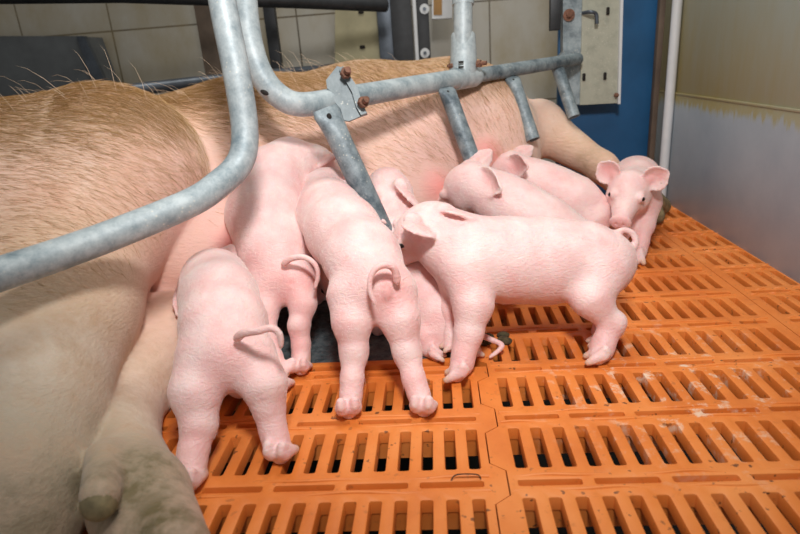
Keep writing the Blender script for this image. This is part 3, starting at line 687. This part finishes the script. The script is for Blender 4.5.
# the piglet standing side-on
piglet('large pale pink piglet standing side-on in front, tail curled in a ring',
 [((0.1701, 0.3033, 0.1105), .042), ((0.1401, 0.3028, 0.1154), .051), ((0.0828, 0.2995, 0.1181), .0585), ((0.0251, 0.2924, 0.1251), .0575), ((-0.0247, 0.2871, 0.1357), .0525), ((-0.0520, 0.2967, 0.1535), .044)],
 (-0.0852, 0.3100, 0.1739), (-0.1555, 0.3079, 0.1466), (.05, -.35, 1),
 [LEG([(0.1568, 0.2743, 0.1065), (0.1358, 0.2473, 0.0796), (0.1627, 0.2368, 0.0441), (0.1500, 0.2262, 0.0226), (0.1450, 0.2209, 0.0118), (0.1367, 0.2089, 0.0080)], (.036, .0265, .0150, .0140, .0135, .010), (-1, .1, 0), 1.0),
  LEG([(0.1673, 0.3204, 0.0844), (0.1520, 0.3120, 0.0486), (0.1757, 0.3088, 0.0195), (0.1689, 0.3025, 0.0030), (0.1654, 0.2993, -0.0052), (0.1488, 0.2551, 0.0080)], (.034, .022, .013, .012, .011, .009), (-1, .1, 0), .85),
  LEG([(-0.0298, 0.2558, 0.1232), (-0.0260, 0.2270, 0.0860), (-0.0350, 0.2086, 0.0505), (-0.0416, 0.1980, 0.0309), (-0.0451, 0.1916, 0.0165), (-0.0527, 0.1779, 0.0080)], (.038, .0265, .0180, .0145, .0135, .010), (-1, .1, 0), 1.02),
  LEG([(-0.0367, 0.2964, 0.1040), (-0.0538, 0.2740, 0.0592), (-0.0555, 0.2543, 0.0337), (-0.0595, 0.2411, 0.0184)], (.034, .020, .011, .009), (-.6, -.2, 0), .8)],
 [(0.1985, 0.3056, 0.1173), (0.2062, 0.3050, 0.1261), (0.2111, 0.3052, 0.1377), (0.2054, 0.3073, 0.1508), (0.1937, 0.3062, 0.1562), (0.1816, 0.3023, 0.1536), (0.1769, 0.2988, 0.1446), (0.1827, 0.2977, 0.1343), (0.1959, 0.2997, 0.1314)],
 {1: ('to', (-0.1018, 0.2757, 0.1946), (-0.0733, 0.2415, 0.1912), cv(-.15, -.9, .0), .056), -1: ('to', (-0.0557, 0.2922, 0.2019), (-0.0166, 0.2761, 0.2023), cv(-.1, -.9, .15), .046)})

# piglet half lying behind the side-on one, its head at the udder
piglet('piglet lying low behind the front legs of the side-on piglet, head at the udder',
 [((-0.0488, 0.2901, 0.0226), .036), ((-0.0744, 0.3042, 0.0436), .045), ((-0.0972, 0.3400, 0.0745), .047), ((-0.1184, 0.3940, 0.1118), .046), ((-0.1368, 0.4529, 0.1470), .041)],
 (-0.1534, 0.5009, 0.1963), (-0.1782, 0.5875, 0.1757), (.1, -.6, .8),
 [LEG([(-0.0726, 0.2789, 0.0258), (-0.0934, 0.2631, 0.0216), (-0.0911, 0.2539, 0.0100), (-0.0785, 0.2324, 0.0080)], (.034, .020, .011, .008), (.9, -.2, 0), .75),
  LEG([(-0.0398, 0.3004, 0.0105), (-0.0285, 0.2989, -0.0112), (-0.0260, 0.2399, 0.0080)], (.028, .014, .009), (.9, .2, 0), .8),
  LEG([(-0.1331, 0.4021, 0.0926), (-0.1262, 0.3138, 0.0200), (-0.1235, 0.3481, 0.0090)], (.026, .012, .010), away, .8)],
 [(-0.0319, 0.2758, 0.0205), (-0.0125, 0.2635, 0.0208), (0.0008, 0.2532, 0.0190), (0.0137, 0.2425, 0.0159), (0.0072, 0.2348, 0.0107), (-0.0048, 0.2270, 0.0061)],
 {1: ('to', (-0.1732, 0.4297, 0.1943), (-0.1395, 0.3745, 0.1813), cv(-.5, -.8, 0), .040), -1: ('to', (-0.1255, 0.4490, 0.2089), (-0.0883, 0.4161, 0.1891), cv(-.5, -.8, -.05), .046)})

# two nursing piglets behind
piglet('piglet drinking from a pink teat, half hidden behind the side-on piglet',
 [((0.1956, 0.4845, 0.0464), .042), ((0.1584, 0.4920, 0.0756), .050), ((0.1170, 0.5054, 0.1071), .053), ((0.0740, 0.5231, 0.1361), .050), ((0.0441, 0.5386, 0.1562), .044)],
 (-0.0092, 0.5648, 0.1815), (-0.0653, 0.6083, 0.1506), (-.1, -.45, 1),
 [LEG([(0.1934, 0.4620, 0.0433), (0.2020, 0.4509, 0.0100), (0.1783, 0.3529, 0.0300), (0.1868, 0.3994, 0.0100)], FR[:3] + (.010,), (-1, .2, 0)),
  LEG([(0.2069, 0.5134, 0.0357), (0.2228, 0.5151, 0.0071), (0.1969, 0.4103, 0.0300), (0.2078, 0.4597, 0.0100)], FR[:3] + (.010,), (-1, .2, 0)),
  LEG([(0.0597, 0.5092, 0.1149), (0.0523, 0.4816, 0.0681), (0.0373, 0.4040, 0.0300), (0.0395, 0.4531, 0.0100)], FR[:3] + (.010,), (-1, .2, 0)),
  LEG([(0.0834, 0.5522, 0.1112), (0.0899, 0.5467, 0.0641), (0.0852, 0.5152, 0.0300), (0.0896, 0.5704, 0.0100)], FR[:3] + (.010,), (-1, .2, 0))],
 None, {1: ('to', (0.0112, 0.5408, 0.1997), (0.0555, 0.4853, 0.1835), cv(-.25, -.35, .8), .050), -1: ((-.6, .75, 0), (.4, .3, -.5), .044, .040)}, hs=1.08, eyes=False)
piglet('deeper pink piglet at the udder, farthest of the two lying side by side behind',
 [((0.2335, 0.6411, 0.0909), .044), ((0.2002, 0.6517, 0.1127), .051), ((0.1595, 0.6668, 0.1342), .050), ((0.1289, 0.6863, 0.1504), .044)],
 (0.0812, 0.7070, 0.1741), (0.0226, 0.7527, 0.1500), (-.15, -.25, 1),
 [LEG([(0.2276, 0.6161, 0.0816), (0.2377, 0.6063, 0.0515), (0.2303, 0.5609, 0.0300), (0.2425, 0.6186, 0.0100)], FR[:3] + (.010,), (-1, .2, 0)),
  LEG([(0.2336, 0.6794, 0.0790), (0.2405, 0.6778, 0.0427), (0.2276, 0.6241, 0.0300), (0.2394, 0.6853, 0.0100)], FR[:3] + (.010,), (-1, .2, 0)),
  LEG([(0.1380, 0.6569, 0.1254), (0.1356, 0.6408, 0.0802), (0.1315, 0.6145, 0.0300), (0.1381, 0.6752, 0.0100)], FR[:3] + (.010,), (-1, .2, 0)),
  LEG([(0.1472, 0.7093, 0.1214), (0.1426, 0.7042, 0.0778), (0.1398, 0.7105, 0.0300), (0.1465, 0.7765, 0.0100)], FR[:3] + (.010,), (-1, .2, 0))],
 None, {1: ('to', (0.0821, 0.6805, 0.1890), (0.1220, 0.6223, 0.1966), cv(-.2, -.2, .9), .050), -1: ((-.6, .75, 0), (.4, .3, -.5), .044, .040)}, hs=1.05, eyes=False)

# the piglet walking towards the camera
piglet('piglet facing the camera at the right, dark eyes and round upright ears',
 [((0.3980, 0.8688, 0.0994), .042), ((0.3755, 0.8096, 0.1172), .048), ((0.3513, 0.7361, 0.1247), .047), ((0.3281, 0.6701, 0.1233), .042)],
 (0.3016, 0.6257, 0.1385), (0.2541, 0.5278, 0.0967), (0, -.3, 1),
 [LEG([(0.3487, 0.6625, 0.0973), (0.3412, 0.6391, 0.0627), (0.3298, 0.6219, 0.0313), (0.3232, 0.6109, 0.0165), (0.3127, 0.5887, 0.0080)], (.030, .0175, .0135, .0125, .010), (-.1, -1, 0)),
  LEG([(0.3085, 0.6585, 0.0945), (0.2954, 0.6349, 0.0603), (0.2860, 0.6245, 0.0329), (0.2778, 0.6188, 0.0080)], (.030, .0175, .0135, .010), (-.1, -1, 0)),
  LEG([(0.4174, 0.8597, 0.0695), (0.4277, 0.8697, 0.0354), (0.4180, 0.8501, 0.0119), (0.3976, 0.7957, 0.0090)], HR[:3] + (.010,), (0, -1, 0)),
  LEG([(0.3757, 0.8576, 0.0725), (0.3759, 0.8671, 0.0391), (0.3666, 0.8476, 0.0156), (0.3539, 0.8046, 0.0090)], HR[:3] + (.010,), (0, -1, 0))],
 None, {1: ((-.30, .72, .42), (.9, .1, .2), .040, .052), -1: ((-.30, .72, .42), (.9, .1, .2), .040, .052)})

# ------------------------------------------------------------------ sow
def make_sow():
    sd = Sdf(.0052)
    T0, T1, T2, T3 = A3((-.66, .50, .178)), A3((-.42, .66, .195)), A3((-.22, .84, .20)), A3((-0.0260, 0.8963, 0.2057))
    sd.chain([(T0, .185), (T1, .195), (T2, .200), (T3, .190)], .05)
    # neck and head, turned away on the floor
    sd.cone(T3, T3 + A3((-.02, .26, -.03)), .185, .14, .05); hd = T3 + A3((-.03, .42, -.06))
    sd.cone(T3 + A3((-.02, .26, -.03)), hd, .14, .115, .05); sd.cone(hd, hd + A3((.0, .22, -.04)), .10, .06, .04)
    # belly and udder towards the piglets
    U0, U1, U2, U3 = A3((-0.4842, 0.4107, 0.1299)), A3((-0.3399, 0.6125, 0.1296)), A3((-0.1459, 0.7239, 0.1336)), A3((0.0361, 0.8643, 0.1624))
    U0[2] = .11; U1[2] = .12; U2[2] = .12; U3[2] = .13
    sd.chain([(U0, .105), (U1, .12), (U2, .12), (U3, .10)], .09)
    # lower leg lying on the floor
    sd.group(.010)
    sd.cone(A3((-0.6073, 0.2977, 0.0159)), A3((-0.4669, 0.2586, 0.0263)), .08, .076, .04)
    sd.cone(A3((-0.4669, 0.2586, 0.0263)), A3((-0.4785, 0.1611, 0.0237)), .078, .056, .03); sd.cone(A3((-0.4785, 0.1611, 0.0237)), A3((-0.4466, 0.0516, 0.0230)), .053, .038, .03)
    sd.cone(A3((-0.4466, 0.0516, 0.0230)), A3((-0.3652, -0.0639, 0.0250)), .037, .043, .03); sd.cone(A3((-0.3652, -0.0639, 0.0250)), A3((-0.3205, -0.1275, 0.0162)), .043, .044, .02)
    sd.group(.006); sd.cone(A3((-0.4034, -0.0398, 0.0561)), A3((-0.3612, -0.1194, 0.0778)), .020, .0165, .012); sd.group(.010)      # dewclaw
    sd.cone(A3((-0.3272, -0.0900, 0.0335)), A3((-0.2905, -0.1467, 0.0460)), .026, .028, .008)
    # upper leg in front
    sd.group(.003)
    sd.cone(A3((-0.7436, 0.3900, 0.2158)), A3((-0.5812, 0.3943, 0.2543)), .175, .142, .05)
    sd.cone(A3((-0.5812, 0.3943, 0.2543)), A3((-0.5869, 0.2904, 0.2020)), .138, .112, .05)
    sd.cone(A3((-0.5869, 0.2904, 0.2020)), A3((-0.5485, 0.1529, 0.1507)), .108, .091, .05)
    sd.cone(A3((-0.7240, 0.3381, 0.2152)), A3((-0.5871, 0.1249, 0.1244)), .16, .10, .05)
    sd.cone(A3((-0.5485, 0.1529, 0.1507)), A3((-0.5230, 0.0255, 0.0853)), .091, .079, .04)
    sd.cone(A3((-0.5230, 0.0255, 0.0853)), A3((-0.4950, -0.0702, 0.0342)), .079, .072, .03); sd.cone(A3((-0.4950, -0.0702, 0.0342)), A3((-0.4662, -0.1516, -0.0220)), .074, .06, .03)
    # front leg reaching past the piglets
    sd.group(.04)
    sd.cone(A3((0.0708, 0.9769, 0.2031)), A3((0.1857, 0.9625, 0.2287)), .12, .060, .05)
    sd.cone(A3((0.1857, 0.9625, 0.2287)), A3((0.3187, 0.8765, 0.1380)), .058, .032, .03); sd.cone(A3((0.3187, 0.8765, 0.1380)), A3((0.3981, 0.8973, 0.0598)), .034, .030, .02)
    sd.cone(A3((0.3981, 0.8973, 0.0598)), (0.4432, 0.9176, 0.0476), .030, .029, .02)
    # teats
    teats = [(-0.0701, 0.6194, 0.1682), (0.0382, 0.6971, 0.2153), (-0.3828, 0.3567, 0.1517), (-0.2215, 0.5367, 0.1762)]
    for t in teats:
        t = A3(t); dv = nz(t - A3(_C)); sd.group(.03); sd.cone(t + dv * .055, t + dv * .025, .040, .026, .03); sd.cone(t + dv * .03, t, .014, .0085, .012)
    V, Q = sd.mesh(zmin=.0015)
    z = V[:, 2]
    X = (V - A3(_C)); zc = X @ A3(_F); px = 400 + 584.58 * (X @ A3(_R)) / zc; py = 267 - 584.58 * (X @ A3(_U)) / zc
    ax = nz(T3 - T0); al = (V - T0) @ ax
    brown = np.clip((z - .30) / .08, 0, 1) * .9
    brown = np.maximum(brown, .35 * fall(V, (-0.4771, 0.1831, 0.1762), .16)); brown = np.maximum(brown, .75 * fall(V, (-0.5470, 0.1206, 0.1643), .12))
    brown = np.maximum(brown, .5 * fall(V, (0.2864, 0.9083, 0.1747), .12)); 
    dirt_shade = np.zeros(len(V)); cream = 1.0 * np.maximum(fall(V, (-0.4631, -0.0020, 0.1004), .22), fall(V, (-0.3924, -0.0556, 0.0541), .16))
    for c, r, a in (((-0.3534, -0.0813, 0.0400), .11, 1.0), ((-0.3673, -0.1127, 0.0680), .06, 1.0), ((-0.3030, -0.1312, 0.0622), .07, 1.0), ((-0.4609, -0.1128, 0.0267), .17, .75), ((-0.4289, -0.0106, 0.0689), .05, .5), ((-0.4029, -0.0625, 0.0368), .06, 1.0), ((0.4556, 0.9363, 0.0300), .07, .8), ((-0.5293, 0.0550, 0.1554), .08, .25), ((0.2911, 0.8767, 0.1444), .04, .7), ((-0.3039, -0.1299, 0.0400), .09, 1.0)):
        dirt_shade = np.maximum(dirt_shade, a * fall(V, c, r))  # real dirt, plus shade of the hollow beside the dewclaw painted in
    pink = np.maximum(fall(V, (-0.4561, 0.3780, 0.1218), .20), np.maximum(.9 * fall(V, (-0.0589, 0.6925, 0.1772), .22), .6 * fall(V, (-0.2672, 0.5733, 0.1841), .2)))
    nip = np.zeros(len(V))
    for t in teats: nip = np.maximum(nip, .85 * fall(V, t, .035))
    root = empty('sow', (float(T1[0]), float(T1[1]), 0.0), 'huge hairy sow lying on her side nursing the piglets', 'pig')
    body = mesh_obj('body', V, Q, M_SOW, root, True, {'brown': brown, 'dirt_shade': dirt_shade, 'pink': pink, 'nip': nip, 'cream': cream})
    def horn(name, a, b, ra, rb, lab):
        q = Sdf(.004); q.cone(a, b, ra, rb); v_, f_ = q.mesh(zmin=.0015); o = mesh_obj(name, v_, f_, M_HOOF, root, True); o['label'] = lab
    horn('hoof', (0.4467, 0.9072, 0.0473), (0.4861, 0.9388, 0.0200), .027, .021, 'dirty yellowish hoof'); horn('hoof', (0.4354, 0.8936, 0.0413), (0.4406, 0.8512, 0.0200), .027, .020, 'dirty yellowish hoof')
    horn('dewclaw', (-0.3708, -0.1032, 0.0715), (-0.3599, -0.1245, 0.0751), .0165, .0150, 'rough olive brown dewclaw')
    return root, body, V, Q, T0, T3
sow, sow_body, SV, SQ, sT0, sT3 = make_sow()

# short coat: fine tapered hairs combed along the body
def hair_mat(name, col):
    t = NT(name); return t.set(col, .5, 0.0)
def coat(V, Q, n, comb, parent, mat, length, r0, keep, seed=3, lift=.35, name='hair'):
    rng = np.random.default_rng(seed)
    a, b, c = V[Q[:, 0]], V[Q[:, 1]], V[Q[:, 2]]; d = V[Q[:, 3]]
    nr = np.cross(c - a, d - b); ar = np.linalg.norm(nr, axis=1); nr = nr / (ar[:, None] + 1e-12); cen = (a + b + c + d) / 4
    wgt = ar * keep(cen, nr); pick = rng.choice(len(Q), n, p=wgt / wgt.sum())
    uv = rng.random((n, 2)); P = (a[pick] * (1 - uv[:, :1]) + b[pick] * uv[:, :1]) * (1 - uv[:, 1:]) + (d[pick] * (1 - uv[:, :1]) + c[pick] * uv[:, :1]) * uv[:, 1:]
    N = nr[pick]; D = comb(P, N) + rng.normal(0, .13, (n, 3)); D = D - N * (D * N).sum(1)[:, None]; D /= np.linalg.norm(D, axis=1)[:, None] + 1e-9
    L = length * (.55 + .9 * rng.random(n) ** 1.5); S_ = np.cross(N, D); V2 = []; segs = (0, .35, .7, 1.0)
    lf = lift * (.5 + rng.random(n))
    for k, t in enumerate(segs):
        cpt = P + D * (L * t)[:, None] + N * (L * lf * (t - .55 * t * t))[:, None] - N * .0008; rr = r0 * (1 - t) ** .7 + 1e-5
        for ang in (0, 2.094, 4.189): V2.append(cpt + (S_ * math.cos(ang) + N * math.sin(ang)) * rr)
    V2 = np.stack(V2, 1); base = (np.arange(n) * 12)[:, None]; Fq = []
    for k in range(3):
        for j in range(3):
            j2 = (j + 1) % 3; Fq.append(base + np.array([[k * 3 + j, k * 3 + j2, (k + 1) * 3 + j2, (k + 1) * 3 + j]]))
    o = mesh_obj(name, V2.reshape(-1, 3), np.concatenate(Fq), mat, parent, True); o['kind'] = 'stuff'
    return o
def comb_sow(P, N):
    ax = nz(sT3 - sT0); D = np.tile(A3((.95, -.10, -.10)), (len(P), 1))
    far = np.clip((P[:, 1] - .55) / .2, 0, 1)[:, None]; return D * (1 - far) + far * (A3((.3, -.3, -.8)))
vis = lambda C0, N: np.clip(((A3(_C) - C0) * N).sum(1) * 3 + .25, 0, 1) * (C0[:, 2] > .03)
M_HAIR1 = hair_mat('ginger_bristle', (.50, .30, .11)); M_HAIR2 = hair_mat('pale_bristle', (.86, .64, .45)); M_FUZZ = hair_mat('white_fuzz', (.95, .88, .82))
haunch = lambda C0: np.clip((C0[:, 2] - .19) / .10, 0, 1) * np.clip((.90 - C0[:, 1]) / .35, .035, 1)
coat(SV, SQ, 26000, comb_sow, sow_body, M_HAIR1, .026, .00024, lambda C0, N: vis(C0, N) * haunch(C0) * (.12 + np.clip((C0[:, 2] - .31) / .06, 0, 1)), 3, .14)
coat(SV, SQ, 22000, comb_sow, sow_body, M_HAIR2, .024, .00022, lambda C0, N: vis(C0, N) * haunch(C0), 4, .14)
coat(SV, SQ, 130, lambda P, N: np.tile(A3((-.4, .1, .3)), (len(P), 1)), sow_body, M_HAIR2, .045, .00035, lambda C0, N: (C0[:, 2] > .36) * (C0[:, 1] < .8) * 1.0, 5, 1.1)
for V, Q, body, bax, i in FUZZ:
    coat(V, Q, 2600, lambda P, N: np.tile(bax * .8 + A3((0, 0, -.7)), (len(P), 1)), body, M_FUZZ, .0075, .00010, vis, 10 + i, .45)

# ------------------------------------------------------------------ small litter on the floor
random.seed(4)
dg = MB()
for k in range(7):
    dg.ball(Vector((0.0070, 0.2889, 0.0040)) + Vector((random.uniform(-.022, .022), random.uniform(-.014, .014), 0)), (random.uniform(.006, .011), random.uniform(.005, .009), .006), 8, 6)
tag(dg.build('dried_dung', M_DUNG), 'small dark dung crumbs on the orange slats beside the thin tail', 'dung', kind='stuff')
s1 = MB().tube(spline([(-0.4037, 0.2330, -0.0040), (-0.3822, 0.2042, 0.0020), (-0.3725, 0.1805, 0.0030), (-0.3749, 0.1670, 0.0020), (-0.3797, 0.1621, -0.0040)], 5), .0013, 6).build('straw_wisp', M_STRAW); tag(s1, 'curled straw wisp on the slats under the left front piglet', 'straw')
s2 = MB().tube(spline([(-0.0674, -0.0187, 0.0020), (-0.0621, -0.0163, 0.0060), (-0.0501, -0.0165, 0.0070), (-0.0400, -0.0159, 0.0050), (-0.0373, -0.0183, 0.0020)], 5), .0007, 5).build('black_hair_strand', M_HOLE); tag(s2, 'thin dark hair strand on the slats left of the zigzag seam', 'hair')
